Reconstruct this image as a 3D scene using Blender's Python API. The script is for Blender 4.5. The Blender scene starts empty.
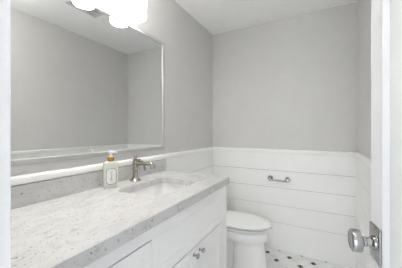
import bpy, bmesh, math
from mathutils import Vector, Matrix
S = bpy.context.scene
C = S.collection
PI = math.pi

# ------------------------------------------------------------------ camera, world, lights, exposure
CX, CZ, F = 1.1525, 1.255, 220.0          # camera x, height, focal length in pixels of a 402 px wide frame
YAW = math.atan2(0.4726, 0.8813)
cam = bpy.data.cameras.new('camera'); co = bpy.data.objects.new('camera', cam); C.objects.link(co)
co.location = (CX, 0, CZ); co.rotation_euler = (PI/2, 0, YAW)
cam.sensor_width = 36; cam.lens = 36*F/402; cam.shift_y = -2.5/402; cam.clip_start = 0.02
S.camera = co
S.view_settings.view_transform = 'Standard'; S.view_settings.look = 'None'
S.view_settings.gamma = 1; S.view_settings.use_curve_mapping = False
S.view_settings.exposure = -0.04
S.cycles.max_bounces = 16; S.cycles.diffuse_bounces = 12; S.cycles.sample_clamp_indirect = 0

w = bpy.data.worlds.new('daylight'); S.world = w; w.use_nodes = True
bg = w.node_tree.nodes['Background']; bg.inputs[0].default_value = (0.86, 0.93, 1.0, 1); bg.inputs[1].default_value = 1.3

def area(name, loc, rot, sx, sy, power, col):
    l = bpy.data.lights.new(name, 'AREA'); l.shape = 'RECTANGLE'; l.size = sx; l.size_y = sy
    l.energy = power; l.color = col
    o = bpy.data.objects.new(name, l); C.objects.link(o); o.location = loc; o.rotation_euler = rot
    return o
# daylight of the hallway window behind the photographer
area('hallway_window_light', (1.2, -1.7, 1.05), (math.radians(90), 0, 0), 1.1, 1.7, 22, (0.90, 0.955, 1.0))
SHADE_EMIT = 3.0
BULB_EMIT = 68.0
ADDED_DOME_EMIT = 6.0
TOP_EMIT = 34.0

# ------------------------------------------------------------------ materials
def new_mat(name):
    m = bpy.data.materials.new(name); m.use_nodes = True
    return m, m.node_tree.nodes, m.node_tree.links, m.node_tree.nodes['Principled BSDF']
def lin(c): return tuple(((v/255)/12.92 if v/255 < .04045 else ((v/255+.055)/1.055)**2.4) for v in c) + (1,)
def mat(name, rgb, rough=.5, metal=0, var=.03, scale=12, bump=0, bscale=150, coat=0):
    m, n, l, b = new_mat(name)
    base = lin(rgb)
    t = n.new('ShaderNodeTexCoord'); no = n.new('ShaderNodeTexNoise'); no.inputs['Scale'].default_value = scale
    no.inputs['Detail'].default_value = 3
    l.new(t.outputs['Object'], no.inputs['Vector'])
    mx = n.new('ShaderNodeMix'); mx.data_type = 'RGBA'
    mx.inputs[6].default_value = tuple(c*(1-var) for c in base[:3])+(1,)
    mx.inputs[7].default_value = tuple(min(1, c*(1+var)) for c in base[:3])+(1,)
    l.new(no.outputs['Fac'], mx.inputs[0]); l.new(mx.outputs[2], b.inputs['Base Color'])
    b.inputs['Roughness'].default_value = rough; b.inputs['Metallic'].default_value = metal
    b.inputs['Coat Weight'].default_value = coat
    if bump:
        n2 = n.new('ShaderNodeTexNoise'); n2.inputs['Scale'].default_value = bscale
        l.new(t.outputs['Object'], n2.inputs['Vector'])
        bp = n.new('ShaderNodeBump'); bp.inputs['Strength'].default_value = bump; bp.inputs['Distance'].default_value = .001
        l.new(n2.outputs['Fac'], bp.inputs['Height']); l.new(bp.outputs['Normal'], b.inputs['Normal'])
    return m
M_WALL = mat('grey_wall_paint', (207, 206, 205), .8, bump=.1)
M_CEIL = mat('ceiling_paint', (241, 241, 240), .9, bump=.1)
M_WHITE = mat('white_trim_paint', (240, 240, 239), .45, var=.01)
M_DOOR = mat('off_white_door_paint', (214, 214, 214), .5, var=.01)
M_CAB = mat('white_cabinet_paint', (240, 240, 239), .4, var=.01)
M_GROOVE_SHADE = mat('groove_shade', (158, 157, 155), .9)  # grey stands in for the shade inside the white shiplap grooves
M_DARK = mat('gap_shade', (90, 88, 85), .8)
M_PORC = mat('white_porcelain', (243, 243, 242), .12, var=.005, coat=.3)
M_SEAT = mat('white_seat_plastic', (242, 242, 240), .25, var=.005)
M_NICK = mat('polished_nickel', (176, 169, 158), .16, 1, var=.02)
M_CHROME = mat('chrome', (188, 187, 185), .09, 1, var=.01)
M_SOAP = mat('frosted_soap_glass', (212, 213, 203), .25, var=.02)
M_LABEL = mat('label_paper', (236, 236, 232), .6)
M_INK = mat('label_ink', (60, 60, 60), .6)
M_AMBER = mat('amber_collar', (196, 138, 30), .25, .3)
M_PUMP = mat('white_pump_plastic', (240, 240, 236), .35)
M_FAN = mat('grey_fan_plastic', (200, 203, 200), .6)
M_FANIN = mat('fan_interior', (140, 143, 140), .8)

def mirror_mat():
    m, n, l, b = new_mat('mirror_silver')
    b.inputs['Base Color'].default_value = (.80, .805, .80, 1); b.inputs['Metallic'].default_value = 1; b.inputs['Roughness'].default_value = 0.0
    return m
M_MIRROR = mirror_mat()

def shade_mat(name, strength):
    m, n, l, b = new_mat(name)
    b.inputs['Base Color'].default_value = (.95, .94, .92, 1); b.inputs['Roughness'].default_value = .4
    b.inputs['Emission Color'].default_value = (1, .985, .965, 1); b.inputs['Emission Strength'].default_value = strength
    return m
M_SHADE = shade_mat('frosted_lamp_glass', SHADE_EMIT)
M_BULB = shade_mat('lamp_opening_glass', BULB_EMIT)
M_TOP = shade_mat('added_bowl_glow', TOP_EMIT)
M_ADDED_DOME = shade_mat('added_dome_glass', ADDED_DOME_EMIT)

def stone_mat():
    m, n, l, b = new_mat('speckled_white_quartz')
    t = n.new('ShaderNodeTexCoord')
    def noise(scale, detail, sx=1, sy=1, dist=0):
        mp = n.new('ShaderNodeMapping'); mp.inputs['Scale'].default_value = (sx, sy, 1); mp.inputs['Rotation'].default_value = (0, 0, .35)
        l.new(t.outputs['Object'], mp.inputs['Vector'])
        q = n.new('ShaderNodeTexNoise'); q.inputs['Scale'].default_value = scale; q.inputs['Detail'].default_value = detail
        q.inputs['Distortion'].default_value = dist
        l.new(mp.outputs['Vector'], q.inputs['Vector']); return q
    def ramp(src, a, ca, bb, cb):
        r = n.new('ShaderNodeValToRGB'); e = r.color_ramp.elements
        e[0].position = a; e[0].color = ca; e[1].position = bb; e[1].color = cb
        l.new(src.outputs['Fac'], r.inputs['Fac']); return r
    def mul(a, c):
        x = n.new('ShaderNodeMix'); x.data_type = 'RGBA'; x.blend_type = 'MULTIPLY'; x.inputs[0].default_value = 1
        l.new(a, x.inputs[6]); l.new(c, x.inputs[7]); return x.outputs[2]
    cloud = ramp(noise(16, 5, 1.3, .6, .6), .33, lin((193, 192, 191)), .6, lin((204, 204, 203)))
    vein = ramp(noise(26, 4, 2.2, .6, 1.0), .33, lin((232, 231, 230)), .42, (1, 1, 1, 1))
    spk = ramp(noise(115, 2, 1.6, .8), .29, lin((150, 149, 149)), .355, (1, 1, 1, 1))
    l.new(mul(mul(cloud.outputs[0], vein.outputs[0]), spk.outputs[0]), b.inputs['Base Color'])
    b.inputs['Roughness'].default_value = .22
    return m
M_STONE = stone_mat()

def tile_mat():
    m, n, l, b = new_mat('octagon_and_dot_tile')
    g = n.new('ShaderNodeNewGeometry'); sp = n.new('ShaderNodeSeparateXYZ'); l.new(g.outputs['Position'], sp.inputs[0])
    P = .150
    def mth(op, a, c=None, d=None):
        q = n.new('ShaderNodeMath'); q.operation = op
        for i, v in enumerate((a, c, d)):
            if v is None: continue
            if isinstance(v, (int, float)): q.inputs[i].default_value = v
            else: l.new(v, q.inputs[i])
        return q.outputs[0]
    x = mth('SUBTRACT', sp.outputs[0], .681); y = mth('SUBTRACT', sp.outputs[1], 2.345)
    u = mth('DIVIDE', mth('ADD', x, y), math.sqrt(2)*P); v = mth('DIVIDE', mth('SUBTRACT', x, y), math.sqrt(2)*P)
    def cell(a): return mth('ABSOLUTE', mth('SUBTRACT', a, mth('ROUND', a)))
    du, dv = cell(u), cell(v)
    ds = mth('ADD', du, dv)
    dm = mth('MAXIMUM', du, dv)
    dot = mth('LESS_THAN', dm, .132)
    ring = mth('LESS_THAN', mth('ABSOLUTE', mth('SUBTRACT', dm, .145)), .010)
    far = mth('GREATER_THAN', dm, .145)
    edge = mth('MULTIPLY', mth('LESS_THAN', mth('MINIMUM', du, dv), .010), far)
    grout = mth('MAXIMUM', ring, edge)
    no = n.new('ShaderNodeTexNoise'); no.inputs['Scale'].default_value = 9; no.inputs['Detail'].default_value = 5
    l.new(g.outputs['Position'], no.inputs['Vector'])
    r = n.new('ShaderNodeValToRGB'); r.color_ramp.elements[0].color = lin((226, 226, 226)); r.color_ramp.elements[1].color = lin((240, 240, 239))
    r.color_ramp.elements[0].position = .35; r.color_ramp.elements[1].position = .65
    l.new(no.outputs['Fac'], r.inputs[0])
    m1 = n.new('ShaderNodeMix'); m1.data_type = 'RGBA'; m1.inputs[7].default_value = lin((212, 212, 210))
    l.new(grout, m1.inputs[0]); l.new(r.outputs[0], m1.inputs[6])
    m2 = n.new('ShaderNodeMix'); m2.data_type = 'RGBA'; m2.inputs[7].default_value = lin((16, 16, 17))
    l.new(dot, m2.inputs[0]); l.new(m1.outputs[2], m2.inputs[6])
    l.new(m2.outputs[2], b.inputs['Base Color']); b.inputs['Roughness'].default_value = .3
    return m
M_TILE = tile_mat()

# ------------------------------------------------------------------ helpers (all meshes are written in room coordinates)
def root(name, label, cat, loc, group=None):
    o = bpy.data.objects.new(name, None); C.objects.link(o); o.location = loc; o.empty_display_size = .05
    o['label'] = label; o['category'] = cat
    if group: o['group'] = group
    return o
def world_loc(o):
    v = Vector(o.location)
    while o.parent: o = o.parent; v += Vector(o.location)
    return v
def part(name, bm, m, parent=None, smooth=False, origin=None, label=None):
    bmesh.ops.recalc_face_normals(bm, faces=bm.faces)
    base = world_loc(parent) if parent else Vector((0, 0, 0))
    org = Vector(origin) if origin is not None else base
    bmesh.ops.translate(bm, verts=bm.verts, vec=-org)
    me = bpy.data.meshes.new(name); bm.to_mesh(me); bm.free()
    me.materials.append(m)
    if smooth:
        for p in me.polygons: p.use_smooth = True
        me.set_sharp_from_angle(angle=math.radians(38))
    o = bpy.data.objects.new(name, me); C.objects.link(o)
    o.location = org - base
    if parent: o.parent = parent
    if label: o['label'] = label
    return o
def solo(name, label, cat, bm, m, origin=(0, 0, 0), smooth=False, group=None):
    o = part(name, bm, m, None, smooth, origin); o['label'] = label; o['category'] = cat
    if group: o['group'] = group
    return o
def struct(name, bm, m, label, smooth=False):
    o = part(name, bm, m, None, smooth); o['kind'] = 'structure'; o['label'] = label; o['category'] = name.split('_')[0]
    return o
def box(bm, a, b, bev=0, seg=2, mtx=None):
    vs = [bm.verts.new((x, y, z)) for x in (a[0], b[0]) for y in (a[1], b[1]) for z in (a[2], b[2])]
    fs = [bm.faces.new([vs[i] for i in f]) for f in ((0, 1, 3, 2), (4, 6, 7, 5), (0, 4, 5, 1), (2, 3, 7, 6), (0, 2, 6, 4), (1, 5, 7, 3))]
    if bev:
        es = list({e for f in fs for e in f.edges})
        r = bmesh.ops.bevel(bm, geom=es, offset=bev, segments=seg, profile=.5, affect='EDGES')
        vs = list({v for v in r['verts']} | {v for v in vs if v.is_valid})
    if mtx is not None: bmesh.ops.transform(bm, matrix=mtx, verts=[v for v in vs if v.is_valid])
    return bm
def B(a, b, bev=0, seg=2, mtx=None): return box(bmesh.new(), a, b, bev, seg, mtx)
def loft(bm, loops, cap0=True, cap1=True, closed=True):
    rings = [[bm.verts.new(p) for p in lp] for lp in loops]
    n = len(rings[0])
    for r0, r1 in zip(rings, rings[1:]):
        for i in range(n if closed else n-1):
            j = (i+1) % n
            bm.faces.new((r0[i], r0[j], r1[j], r1[i]))
    if cap0: bm.faces.new(rings[0][::-1])
    if cap1: bm.faces.new(rings[-1])
    return bm
def frame_of(d):
    d = Vector(d).normalized(); up = Vector((0, 0, 1)) if abs(d.z) < .95 else Vector((1, 0, 0))
    a = d.cross(up).normalized(); return a, a.cross(d).normalized()
def lathe(bm, prof, base, axis=(0, 0, 1), n=32, cap0=True, cap1=True):
    """prof: (radius, distance along axis) pairs"""
    ax = Vector(axis).normalized(); a, c = frame_of(ax); base = Vector(base)
    return loft(bm, [[base + ax*h + (a*math.cos(2*PI*i/n) + c*math.sin(2*PI*i/n))*max(r, 1e-4) for i in range(n)] for r, h in prof], cap0, cap1)
def tube(bm, pts, rad, n=14):
    pts = [Vector(p) for p in pts]
    rads = rad if isinstance(rad, (list, tuple)) else [rad]*len(pts)
    loops = []; a = None
    for i, p in enumerate(pts):
        d = (pts[min(i+1, len(pts)-1)] - pts[max(i-1, 0)]).normalized()
        if a is None: a, c = frame_of(d)
        else:
            a = (a - d*a.dot(d)).normalized(); c = a.cross(d).normalized()
        loops.append([p + (a*math.cos(2*PI*k/n) + c*math.sin(2*PI*k/n))*rads[i] for k in range(n)])
    return loft(bm, loops)
def bez(p0, p1, p2, p3, n=12):
    P = [Vector(p) for p in (p0, p1, p2, p3)]
    return [P[0]*(1-t)**3 + P[1]*3*t*(1-t)**2 + P[2]*3*t*t*(1-t) + P[3]*t**3 for t in (i/n for i in range(n+1))]
def rrect(x0, x1, y0, y1, z, r, n=6):
    out = []
    for cx, cy, a0 in ((x1-r, y1-r, 0), (x0+r, y1-r, 90), (x0+r, y0+r, 180), (x1-r, y0+r, 270)):
        for k in range(n+1):
            a = math.radians(a0 + 90*k/n); out.append(Vector((cx + r*math.cos(a), cy + r*math.sin(a), z)))
    return out

# ------------------------------------------------------------------ room shell
D, W, H = 2.448, 1.463, 2.44               # far wall y, right wall x, ceiling height
YN = 0.115                                 # room face of the doorway wall
DL, DR, DH = 0.8125, 1.414, 2.04             # door opening
t = .1
struct('floor', B((-t, YN-.125, -.06), (W+t, D+t, 0)), M_TILE, 'pale octagon floor tile with small black dots')
struct('ceiling', B((-t, YN-.125, H), (W+t, D+t, H+.06)), M_CEIL, 'plain pale grey ceiling')
struct('wall_left', B((-t, YN-.125, 0), (0, D, H)), M_WALL, 'grey painted wall behind the mirror')
struct('wall_far', B((-t, D, 0), (W+t, D+t, H)), M_WALL, 'grey painted wall behind the toilet paper holder')
struct('wall_right', B((W, YN-.125, 0), (W+t, D, H)), M_WALL, 'grey painted wall behind the open door')
bm = bmesh.new()
box(bm, (0, YN-.115, 0), (DL-.018, YN, H)); box(bm, (DR+.018, YN-.115, 0), (W, YN, H)); box(bm, (DL-.018, YN-.115, DH+.018), (DR+.018, YN, H))
struct('wall_near', bm, M_WALL, 'grey wall around the doorway')

# shiplap wainscot: boards with open grooves, apron and rounded cap
RT = 1.065                                 # top of the chair rail
JO = [.29, .475, .66, .840]
def boards():
    zs = [0.002] + JO + [.965]
    return [(zs[i] + (.002 if i else 0), zs[i+1] - .002) for i in range(5)]
TH = .015
bml, bmf, bmr = bmesh.new(), bmesh.new(), bmesh.new()
for z0, z1 in boards():
    box(bml, (.0005, YN+.001, z0), (TH, D-.001, z1), .001, 1)
    box(bmf, (TH, D-TH, z0), (W-TH, D-.0005, z1), .001, 1)
    box(bmr, (W-TH, YN+.001, z0), (W-.0005, D-.001, z1), .001, 1)
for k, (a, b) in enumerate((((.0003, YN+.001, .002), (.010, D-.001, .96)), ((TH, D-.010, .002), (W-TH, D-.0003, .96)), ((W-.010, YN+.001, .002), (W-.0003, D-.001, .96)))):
    struct('trim_%d' % (10+k), B(a, b), M_GROOVE_SHADE, 'backing coloured grey as shade in the grooves of the shiplap, ' + ('vanity wall', 'far wall', 'door side wall')[k])
struct('trim_1', bml, M_WHITE, 'white shiplap boards on the vanity wall')
struct('trim_2', bmf, M_WHITE, 'white shiplap boards on the far wall behind the toilet')
struct('trim_3', bmr, M_WHITE, 'white shiplap boards beside the open door')
def rail(axis, side):
    bm = bmesh.new()
    cap, ap = .038, TH+.003
    prof = [(0, RT-.12), (ap, RT-.12), (ap, RT-.035), (cap-.004, RT-.035), (cap-.001, RT-.031), (cap, RT-.026), (cap, RT-.010), (cap-.003, RT-.003), (cap-.010, RT), (0, RT)]
    loops = []
    if axis == 'y':
        for y in (YN+.001, D):
            loops.append([Vector(((d+.0004) if side > 0 else W-.0004-d, y, z)) for d, z in prof])
    else:
        for x in (.0, W):
            loops.append([Vector((x, D-.0004-d, z)) for d, z in prof])
    return loft(bm, loops)
struct('trim_4', rail('y', 1), M_WHITE, 'white chair rail under the mirror')
struct('trim_5', rail('x', 1), M_WHITE, 'white chair rail along the far wall')
struct('trim_6', rail('y', -1), M_WHITE, 'white chair rail on the right wall')
# door lining and casing
bm = bmesh.new()
box(bm, (DL-.018, YN-.115, 0), (DL, YN, DH)); box(bm, (DR, YN-.115, 0), (DR+.018, YN, DH)); box(bm, (DL-.018, YN-.115, DH), (DR+.018, YN, DH+.018))
box(bm, (DL, YN-.07, 0), (DL+.010, YN-.037, DH)); box(bm, (DR-.010, YN-.07, 0), (DR, YN-.037, DH)); box(bm, (DL+.01, YN-.07, DH-.01), (DR-.01, YN-.037, DH))
struct('trim_7', bm, M_WHITE, 'white lining of the doorway')
bm = bmesh.new()
box(bm, (DL-.075, YN+.0005, 0), (DL-.005, YN+.018, DH+.075), .003, 3)
struct('trim_8', bm, M_WHITE, 'white casing at the left of the doorway')
bm = bmesh.new(); box(bm, (DL-.004, YN+.0005, DH+.005), (DR+.04, YN+.018, DH+.075), .003, 3)
struct('trim_9', bm, M_WHITE, 'white casing over the doorway')

# ------------------------------------------------------------------ open door with knob
TA = math.radians(10.5)
Rm = Matrix.Translation((DR-.001, YN+.002, 0)) @ Matrix.Rotation(TA, 4, 'Z')   # local +y runs along the door, local -x is the face seen
door = bpy.data.objects.new('door_1', None); C.objects.link(door); door.location = (DR-.001, YN+.002, .01)
door['kind'] = 'structure'; door['label'] = 'white panelled door standing open at the right'; door['category'] = 'door'
DW, TK, Z0, Z1 = .60, .035, .012, 2.03
ST, MO = .060, .018
bm = bmesh.new()
for y0, y1, z0, z1 in ((DW-ST, DW, Z0, Z1), (.002, ST, Z0, Z1), (ST, DW-ST, Z0, .16), (ST, DW-ST, Z1-.10, Z1)):
    box(bm, (-TK, y0, z0), (0, y1, z1), .0015, 1, Rm)
part('door_frame', bm, M_DOOR, door)
bm = bmesh.new(); box(bm, (-TK+.008, ST, .16), (-.008, DW-ST, Z1-.10), 0, 1, Rm)
part('door_panel', bm, M_DOOR, door)
bm = bmesh.new()                            # sloped moulding around the panel, on the face seen
def quad_loop(ya, yb, za, zb, x): return [Vector(p) for p in ((x, ya, za), (x, yb, za), (x, yb, zb), (x, ya, zb))]
o_, i_ = (ST, DW-ST, .16, Z1-.10), (ST+MO, DW-ST-MO, .16+MO, Z1-.10-MO)
loft(bm, [quad_loop(*o_, -TK+.0075), quad_loop(*o_, -TK-.0005), quad_loop(o_[0]+.006, o_[1]-.006, o_[2]+.006, o_[3]-.006, -TK-.002), quad_loop(*i_, -TK+.0075)], False, False)
bmesh.ops.transform(bm, matrix=Rm, verts=bm.verts)
part('panel_moulding', bm, M_DOOR, door)
KY, KZ = DW-.033, .986                      # knob place on the door
def door_pt(x, y, z): return Rm @ Vector((x, y, z))
nrm = (Rm.to_3x3() @ Vector((-1, 0, 0)))
kn = None
for sgn in (-1, 1):
    xs = -TK if sgn < 0 else 0
    base = door_pt(xs, KY, KZ); n_ = nrm if sgn < 0 else -nrm
    bm = bmesh.new()
    box(bm, (xs-.006 if sgn < 0 else xs, KY-.029, KZ-.043), (xs if sgn < 0 else xs+.006, KY+.029, KZ+.043), .0035, 3, Rm)
    pl = part('knob_plate', bm, M_CHROME, door, True, base)
    bm = lathe(bmesh.new(), [(.0, .004), (.017, .004), (.017, .010), (.0115, .014), (.0105, .022), (.0125, .024), (.0125, .029), (.0095, .031), (.0095, .035), (0, .035)], base, n_, 28)
    part('knob_stem', bm, M_CHROME, pl, True)
    bm = lathe(bmesh.new(), [(0, .0335), (.022, .0335), (.0258, .035), (.0265, .037), (.0265, .051), (.0258, .053), (.022, .0545), (.020, .053), (0, .053)], base, n_, 40)
    part('door_knob', bm, M_CHROME, door, True, base)
for hz in (.25, 1.02, 1.80):
    bm = lathe(bmesh.new(), [(0, -.045), (.006, -.045), (.006, .045), (0, .045)], door_pt(.006, -.004, hz), (0, 0, 1), 12)
    part('hinge', bm, M_CHROME, door, True)

# ------------------------------------------------------------------ vanity: cabinet, worktop, splash, sink
CT, CTH = .934, .047                       # worktop top, thickness
CE, CD = 1.468, .594                        # worktop right end and depth
VX, VY0, VY1, KH = .575, YN+.003, 1.459, .09
cab = root('vanity_cabinet', 'white shaker vanity cabinet under the speckled stone worktop', 'cabinet', (.29, .79, 0))
bm = bmesh.new(); zt = CT-CTH-.001
box(bm, (TH+.002, VY0, KH), (VX-.02, VY0+.018, zt)); box(bm, (TH+.002, VY1-.018, .001), (VX-.02, VY1, zt), .001, 1)
box(bm, (TH+.002, .674, KH+.02), (VX-.02, .692, zt)); box(bm, (TH+.002, VY0, KH), (VX-.02, VY1-.018, KH+.018))
part('carcass', bm, M_CAB, cab)
part('toe_kick', B((VX-.09, VY0, .001), (VX-.075, VY1-.018, KH)), M_CAB, cab)
SY0, SY1 = .700, 1.378                     # sink base opening
FZ = .832                                  # underside of the top rail
bm = bmesh.new()
box(bm, (VX-.02, VY0, FZ), (VX, VY1, zt)); box(bm, (VX-.02, SY1, .001), (VX, VY1, FZ)); box(bm, (VX-.02, .670, KH), (VX, SY0, FZ)); box(bm, (VX-.02, VY0, KH), (VX, VY0+.035, FZ))
box(bm, (VX-.02, VY0+.035, KH), (VX, .670, KH+.02)); box(bm, (VX-.02, SY0, KH), (VX, SY1, KH+.02))
part('face_frame', bm, M_CAB, cab)
part('gap_shade_sheet', B((VX-.024, VY0+.02, KH+.02), (VX-.0205, VY1-.02, zt)), M_DARK, cab)  # dark sheet that paints the shade seen through door and drawer gaps
def shaker(y0, y1, z0, z1, fw, x=VX, rec=.004):
    bm = bmesh.new()
    box(bm, (x-.019, y0, z0), (x-rec, y1, z1))
    loops = [(y0, y1, z0, z1, x-.010), (y0, y1, z0, z1, x-.0006), (y0+.0006, y1-.0006, z0+.0006, z1-.0006, x), (y0+fw, y1-fw, z0+fw, z1-fw, x), (y0+fw+.001, y1-fw-.001, z0+fw+.001, z1-fw-.001, x-rec+.0003)]
    loft(bm, [quad_loop(*q) for q in loops], False, True)
    return bm
def knob(parent, y, z):
    bm = lathe(bmesh.new(), [(0, -.001), (.0095, -.001), (.0095, .002), (.0055, .004), (.005, .014), (.011, .018), (.0145, .022), (.0145, .026), (.011, .030), (0, .031)], (VX, y, z), (1, 0, 0), 24)
    part('knob', bm, M_CHROME, parent, True, label='small round chrome cabinet knob')
G = .0030
part('false_front', shaker(SY0+.0012, SY1-.0012, .6475, FZ-.0012, .05), M_CAB, cab)
mid = (SY0+SY1)/2 - .010
d1 = part('door', shaker(SY0+G, mid-.0012, KH+.022, .6425, .06), M_CAB, cab); knob(d1, mid-.031, .608)
d2 = part('door', shaker(mid+.0012, SY1-G, KH+.022, .6425, .06), M_CAB, cab); knob(d2, mid+.031, .608)
for z0, z1 in ((.112, .363), (.367, .618), (.622, FZ-.005)):
    d = part('drawer', shaker(VY0+.037, .670-G, z0, z1, .045), M_CAB, cab); knob(d, .43, (z0+z1)/2)

# worktop with a cut-out for the sink
HX0, HX1, HY0, HY1, HR = .180, .462, .835, 1.238, .03
wx0, wx1, wy0, wy1 = TH+.0035, CD, YN+.0015, CE
def rayrect(cx, cy, a, x0, x1, y0, y1):
    dx, dy = math.cos(a), math.sin(a); ts = []
    if abs(dx) > 1e-9: ts.append(((x1 if dx > 0 else x0)-cx)/dx)
    if abs(dy) > 1e-9: ts.append(((y1 if dy > 0 else y0)-cy)/dy)
    t_ = min(ts); return cx+dx*t_, cy+dy*t_
hcx, hcy = (HX0+HX1)/2, (HY0+HY1)/2
hole = rrect(HX0, HX1, HY0, HY1, 0, HR, 8)
angs = sorted({round(math.atan2(p.y-hcy, p.x-hcx), 6) for p in hole} | {round(math.atan2(yy-hcy, xx-hcx), 6) for xx in (wx0, wx1) for yy in (wy0, wy1)})
def hole_at(a):
    dx, dy = math.cos(a), math.sin(a); best = None
    for i in range(len(hole)):
        p, q = hole[i], hole[(i+1) % len(hole)]
        ex, ey = q.x-p.x, q.y-p.y; den = dx*ey-dy*ex
        if abs(den) < 1e-12: continue
        t_ = ((p.x-hcx)*ey-(p.y-hcy)*ex)/den; s_ = ((p.x-hcx)*dy-(p.y-hcy)*dx)/den
        if t_ > 0 and -1e-4 <= s_ <= 1+1e-4: best = (hcx+dx*t_, hcy+dy*t_) if best is None else best
    return best
ZS = CT-.038                                # the slab is thin at the cut-out, its outer edge is built up
def outer(z, ins=0): return [Vector((*rayrect(hcx, hcy, a, wx0+ins, wx1-ins, wy0+ins, wy1-ins), z)) for a in angs]
def inner(z, g=0):
    out = []
    for a in angs:
        x, y = hole_at(a); out.append(Vector((x+g*math.cos(a), y+g*math.sin(a), z)))
    return out
bm = bmesh.new()
loops = [inner(CT-.0015), inner(CT, .0015), outer(CT, .0025), outer(CT-.0008, .0008), outer(CT-.0025), outer(CT-CTH+.002), outer(CT-CTH, .002), outer(CT-CTH, .022), outer(ZS, .022), inner(ZS), inner(CT-.0015)]
loft(bm, loops, False, False); bmesh.ops.remove_doubles(bm, verts=bm.verts, dist=1e-5)
solo('stone_worktop', 'speckled white stone worktop with a sink cut-out', 'worktop', bm, M_STONE, (.30, .79, CT-CTH))
solo('stone_backsplash', 'low strip of grey speckled stone behind the faucet, under the chair rail', 'backsplash', B((TH+.0035, YN+.0015, CT+.0005), (.0375, CE, 1.026), .0015, 2), M_STONE, (.027, .83, CT))

# undermount basin
sink = root('undermount_sink', 'white rectangular sink set into the stone worktop below the faucet', 'sink', (hcx, hcy, CT-.165))
bm = bmesh.new()
zt_ = ZS-.0012
def rr(g, z, r): return rrect(HX0-g, HX1+g, HY0-g, HY1+g, z, r, 6)
loft(bm, [rr(.026, zt_-.014, .05), rr(.026, zt_, .05), rr(.0175, zt_, .045), rr(.017, zt_-.003, .045), rr(.008, zt_-.085, .045), rr(-.012, zt_-.118, .06), rr(-.050, zt_-.130, .07), rr(-.13, zt_-.134, .008)], False, True)
loft(bm, [rr(.026, zt_-.014, .05), rr(.021, zt_-.02, .045), rr(.012, zt_-.09, .05), rr(-.008, zt_-.130, .06), rr(-.05, zt_-.143, .07), rr(-.13, zt_-.145, .008)], False, True)
bmesh.ops.remove_doubles(bm, verts=bm.verts, dist=1e-5)
part('basin', bm, M_PORC, sink, True)
part('drain', lathe(bmesh.new(), [(0, 0), (.022, 0), (.022, .003), (.018, .004), (.016, .002), (.0, .003)], (hcx, hcy, zt_-.1345), (0, 0, 1), 28), M_CHROME, sink, True)

# ------------------------------------------------------------------ faucet
FX, FY = .094, 1.066
fa = root('faucet', 'polished nickel single-hole faucet with finial behind the sink', 'faucet', (FX, FY, CT+.0005))
z = CT+.0005
part('base', lathe(bmesh.new(), [(0, 0), (.036, 0), (.036, .004), (.032, .008), (.025, .011), (.021, .016), (0, .016)], (FX, FY, z), n=32), M_NICK, fa, True)
part('body', lathe(bmesh.new(), [(0, .015), (.020, .015), (.0185, .025), (.016, .045), (.015, .070), (.016, .080), (.020, .085), (.020, .090), (.017, .094), (.019, .104), (.021, .114), (.0195, .124), (.014, .131), (.0165, .134), (.0165, .139), (.009, .143), (0, .143)], (FX, FY, z), n=32), M_NICK, fa, True)
part('finial', lathe(bmesh.new(), [(0, .142), (.007, .142), (.006, .147), (.0105, .152), (.0110, .157), (.008, .163), (.004, .167), (.005, .171), (.003, .175), (0, .176)], (FX, FY, z), n=24), M_NICK, fa, True)
sp_ = [(FX+.008, FY, z+.112), (FX+.03, FY, z+.113)] + bez((FX+.045, FY, z+.113), (FX+.105, FY, z+.118), (FX+.134, FY, z+.126), (FX+.142, FY, z+.108), 12) + [(FX+.144, FY, z+.096)]
bm = tube(bmesh.new(), sp_, [.0135, .0125] + [.0110]*13 + [.0110], 18)
lathe(bm, [(0, 0), (.0135, 0), (.0145, .004), (.014, .013), (.0105, .018), (0, .018)], (FX+.1445, FY, z+.088), (0, 0, 1), 24)
part('spout', bm, M_NICK, fa, True)
bm = lathe(bmesh.new(), [(0, .010), (.009, .010), (.009, .026), (.0125, .028), (.0130, .040), (.010, .046), (.006, .050), (0, .051)], (FX, FY, z+.124), (0, 1, 0), 24)
tube(bm, bez((FX+.003, FY+.036, z+.126), (FX+.03, FY+.045, z+.130), (FX+.036, FY+.048, z+.105), (FX+.034, FY+.050, z+.060), 10), [.0075]*3+[.0065]*4+[.007, .0075, .008, .006], 12)
part('lever_handle', bm, M_NICK, fa, True)

# ------------------------------------------------------------------ soap bottle
BX, BY, BA = .100, .868, math.radians(-32)
soap = root('soap_bottle', 'pale square soap bottle with amber collar and white pump', 'soap dispenser', (BX, BY, CT+.0006))
BM_ = Matrix.Translation((BX, BY, CT+.0006)) @ Matrix.Rotation(BA, 4, 'Z')
bm = bmesh.new()
def bl(hx, hy, z, r): return [BM_ @ p for p in rrect(-hx, hx, -hy, hy, z, r, 5)]
loft(bm, [bl(.017, .037, 0, .008), bl(.0195, .0395, .003, .009), bl(.0195, .0395, .135, .009), bl(.018, .038, .143, .009), bl(.014, .028, .149, .009), bl(.012, .014, .152, .0115), bl(.012, .012, .158, .0115)])
part('bottle', bm, M_SOAP, soap, True)
def octo(w_, h_, c_): return [(-w_+c_, -h_), (w_-c_, -h_), (w_, -h_+c_), (w_, h_-c_), (w_-c_, h_), (-w_+c_, h_), (-w_, h_-c_), (-w_, -h_+c_)]
LZ = .066
def lab(pts, x): return [BM_ @ Vector((x, a, LZ+b)) for a, b in pts]
lb = part('label', loft(bmesh.new(), [lab(octo(.0285, .046, .012), .0193), lab(octo(.0285, .046, .012), .0201)]), M_LABEL, soap, label='white octagonal paper label with a dark border')
bm = bmesh.new()
loft(bm, [lab(octo(.0275, .045, .0117), .0200), lab(octo(.0275, .045, .0117), .0206), lab(octo(.0252, .0427, .0108), .0206), lab(octo(.0252, .0427, .0108), .0200)], False, False)
part('label_border', bm, M_INK, lb)
bm = bmesh.new()                            # faint drawing and lines of small print
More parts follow.
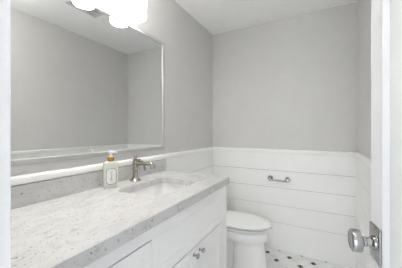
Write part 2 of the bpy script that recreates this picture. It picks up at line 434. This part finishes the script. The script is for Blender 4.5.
for (y0, z0, y1, z1, r_) in ((.000, .020, .003, .006, .0011), (.003, .006, -.001, -.004, .0011), (-.001, -.004, .005, -.014, .0014), (-.005, -.014, .004, -.020, .0016), (-.002, -.010, -.006, -.018, .0011), (-.010, .028, .010, .028, .0006), (-.007, .0245, .007, .0245, .0005), (-.009, -.028, .009, -.028, .0006)):
    tube(bm, [BM_ @ Vector((.0203, y0, LZ+z0)), BM_ @ Vector((.0203, y1, LZ+z1))], r_*.8, 6)
part('label_print', bm, M_INK, lb)
part('collar', lathe(bmesh.new(), [(0, .152), (.0165, .152), (.0175, .154), (.0175, .172), (.016, .174), (0, .174)], (BX, BY, CT), n=28), M_AMBER, soap, True)
bm = lathe(bmesh.new(), [(0, .173), (.012, .173), (.011, .180), (.0065, .183), (.0065, .196), (.011, .197), (.0135, .200), (.0135, .207), (.010, .211), (0, .211)], (BX, BY, CT), n=24)
dv = Vector((.5, .87, 0)); p0 = Vector((BX, BY, CT+.2035))
tube(bm, [p0, p0+dv*.016, p0+dv*.026+Vector((0, 0, -.001)), p0+dv*.033+Vector((0, 0, -.007))], [.006, .0055, .0048, .0038], 12)
part('pump', bm, M_PUMP, soap, True)

# ------------------------------------------------------------------ mirror
MY0, MY1, MZ0, MZ1 = .19, 1.477, 1.107, 1.998
mir = root('wall_mirror', 'large framed mirror on the grey wall above the worktop', 'mirror', (.001, (MY0+MY1)/2, MZ0))
part('glass', B((.002, MY0+.020, MZ0+.020), (.0125, MY1-.020, MZ1-.020)), M_MIRROR, mir)
bm = bmesh.new()
def ql(i, x): return [Vector(p) for p in ((x, MY0+i, MZ0+i), (x, MY1-i, MZ0+i), (x, MY1-i, MZ1-i), (x, MY0+i, MZ1-i))]
loft(bm, [ql(0, .0015), ql(0, .015), ql(.002, .017), ql(.020, .017), ql(.0205, .021), ql(.025, .021), ql(.028, .017), ql(.0285, .0126)], False, False)
part('frame', bm, mat('brushed_silver_frame', (188, 187, 186), .55, .1), mir)

# ------------------------------------------------------------------ vanity light
VL = root('vanity_light', 'three-shade vanity light glowing white on the wall above the mirror', 'wall light', (0, .8175, 2.2))
part('backplate', B((.001, .57, 2.23), (.024, 1.065, 2.30), .006, 3), M_CHROME, VL, True)
for y in (.555, .8175, 1.08):
    X = .0945
    bm = tube(bmesh.new(), bez((.012, min(max(y, .6), 1.05), 2.265), (.05, y, 2.29), (X, y, 2.30), (X, y, 2.22), 10), .007, 12)
    lathe(bm, [(0, 0), (.018, 0), (.020, .003), (.018, .020), (.010, .026), (0, .026)], (X, y, 2.181), (0, 0, 1), 24)
    part('arm', bm, M_CHROME, VL, True)
    part('lamp_shade', lathe(bmesh.new(), [(.053, 2.006), (.057, 2.003), (.061, 2.005), (.063, 2.013), (.063, 2.180), (.061, 2.186), (.056, 2.184)], (X, y, 0), n=40, cap0=False, cap1=False), M_SHADE, VL, True)
    part('diffuser', lathe(bmesh.new(), [(0, 2.008), (.054, 2.008), (.054, 2.180), (0, 2.180)], (X, y, 0), n=40), M_BULB, VL)

# ------------------------------------------------------------------ unseen ceiling lamp, added to brighten ceiling and worktop
LX, LY = 1.06, .62
cl = root('added_ceiling_light', 'unseen added frosted glass bowl lamp under the ceiling near the doorway', 'added ceiling light', (LX, LY, H-.2))
part('added_canopy', lathe(bmesh.new(), [(0, H-.0005), (.060, H-.0005), (.062, H-.006), (.055, H-.022), (.012, H-.026), (.012, H-.118), (0, H-.118)], (LX, LY, 0), n=40), M_NICK, cl, True)
part('lamp_shade', lathe(bmesh.new(), [(.130, H-.112), (.142, H-.108), (.145, H-.112), (.138, H-.138), (.115, H-.160), (.08, H-.176), (.04, H-.184), (0, H-.186)], (LX, LY, 0), n=48, cap0=False), M_ADDED_DOME, cl, True)  # bowl of the added ceiling lamp
part('added_bulb_diffuser', lathe(bmesh.new(), [(0, H-.122), (.130, H-.122), (.130, H-.117), (0, H-.117)], (LX, LY, 0), n=48), M_TOP, cl)

# ------------------------------------------------------------------ ceiling extractor fan
fan = root('exhaust_fan', 'square grey extractor fan grille on the ceiling, seen in the mirror', 'extractor fan', (.75, 1.325, H-.02))
fx0, fx1, fy0, fy1 = .60, .90, 1.172, 1.478
bm = bmesh.new()
for a, b in (((fx0, fy0), (fx1, fy0+.03)), ((fx0, fy1-.03), (fx1, fy1)), ((fx0, fy0+.03), (fx0+.03, fy1-.03)), ((fx1-.03, fy0+.03), (fx1, fy1-.03))):
    box(bm, (a[0], a[1], H-.02), (b[0], b[1], H-.0005))
part('frame', bm, M_FAN, fan)
part('housing', B((fx0+.03, fy0+.03, H-.004), (fx1-.03, fy1-.03, H-.0005)), M_FANIN, fan)
bm = bmesh.new()
for k in range(11):
    yy = fy0+.04+k*.0222; box(bm, (fx0+.03, yy, H-.017), (fx1-.03, yy+.010, H-.009))
part('grille', bm, M_FAN, fan)

# ------------------------------------------------------------------ toilet
TY = 2.005
toi = root('toilet', 'white toilet with closed oval lid beyond the vanity cabinet', 'toilet', (.42, TY, 0))
def egg(x0, x1, b, z, p=2.0, n=48, back=2.6):
    """oval from x0 (tank end, squarer) to x1 (front); widest at 45 % of the length"""
    cx = x0 + (x1-x0)*.45; out = []
    for i in range(n):
        a = 2*PI*i/n; c, s = math.cos(a), math.sin(a); q = p if c > 0 else back
        x = cx + math.copysign(abs(c)**(2/q), c)*((x1-cx) if c > 0 else (cx-x0))
        y = TY + math.copysign(abs(s)**(2/q), s)*b
        out.append(Vector((x, y, z)))
    return out
bm = bmesh.new()
loft(bm, [egg(.42, .735, .132, .001), egg(.42, .733, .131, .02), egg(.425, .722, .125, .12), egg(.43, .712, .122, .22), egg(.42, .712, .124, .255), egg(.36, .722, .140, .272), egg(.22, .744, .166, .300), egg(.17, .750, .174, .335), egg(.17, .751, .175, .361), egg(.19, .732, .158, .3725), egg(.24, .69, .12, .374)])
part('bowl', bm, M_PORC, toi, True)
bm = bmesh.new()
loft(bm, [egg(.34, .66, .09, .389), egg(.26, .752, .171, .388), egg(.24, .768, .184, .390), egg(.235, .773, .188, .3945), egg(.24, .768, .184, .399), egg(.26, .752, .171, .400), egg(.34, .66, .09, .3985)])
part('seat', bm, M_SEAT, toi, True)
bm = bmesh.new()
loft(bm, [egg(.34, .66, .09, .4145), egg(.26, .755, .172, .4125), egg(.235, .771, .186, .414), egg(.23, .775, .190, .423), egg(.234, .769, .185, .430), egg(.26, .735, .158, .4345), egg(.33, .65, .09, .438), egg(.42, .52, .02, .439)])
part('lid', bm, M_SEAT, toi, True)
part('trapway', loft(bmesh.new(), [rrect(.12, .50, TY-.085, TY+.085, .001, .04), rrect(.12, .50, TY-.085, TY+.085, .22, .04), rrect(.10, .52, TY-.11, TY+.11, .36, .04)]), M_PORC, toi, True)
for s in (-.075, .075):
    part('seat_hinge', B((.215, TY+s-.02, .388), (.25, TY+s+.02, .424), .006, 3), M_SEAT, toi, True)
bm = bmesh.new()
def tk(x0, x1, h, z): return rrect(x0, x1, TY-h, TY+h, z, .03, 5)
loft(bm, [tk(.03, .19, .17, .384), tk(.022, .20, .19, .42), tk(.02, .215, .205, .72), tk(.02, .215, .205, .735)])
part('tank', bm, M_PORC, toi, True)
bm = bmesh.new(); loft(bm, [tk(.019, .218, .208, .736), tk(.018, .222, .212, .741), tk(.018, .222, .212, .760), tk(.022, .216, .206, .768)])
part('tank_lid', bm, M_PORC, toi, True)
bm = lathe(bmesh.new(), [(0, 0), (.012, 0), (.012, .008), (.006, .012), (0, .012)], (.215, TY-.14, .68), (1, 0, 0), 16)
tube(bm, [(.224, TY-.14, .68), (.228, TY-.10, .675), (.228, TY-.07, .67)], [.006, .005, .006], 10)
part('flush_lever', bm, M_CHROME, toi, True)

toi.location.x += .012
# ------------------------------------------------------------------ toilet paper holder
hol = root('toilet_paper_holder', 'empty polished toilet paper holder on the white shiplap', 'paper holder', (.78, D-TH, .753))
yw = D-TH-.0006
for x in (.694, .868):
    bm = lathe(bmesh.new(), [(0, 0), (.029, 0), (.029, .004), (.024, .009), (.012, .010), (.009, .016), (.008, .034), (.013, .038), (.018, .046), (.018, .060), (.012, .067), (0, .069)], (x, yw, .757), (0, -1, 0), 28)
    part('post', bm, M_CHROME, hol, True)
bm = tube(bmesh.new(), [(.700, yw-.052, .747), (.862, yw-.052, .747)], .0105, 16)
part('bar', bm, M_CHROME, hol, True)
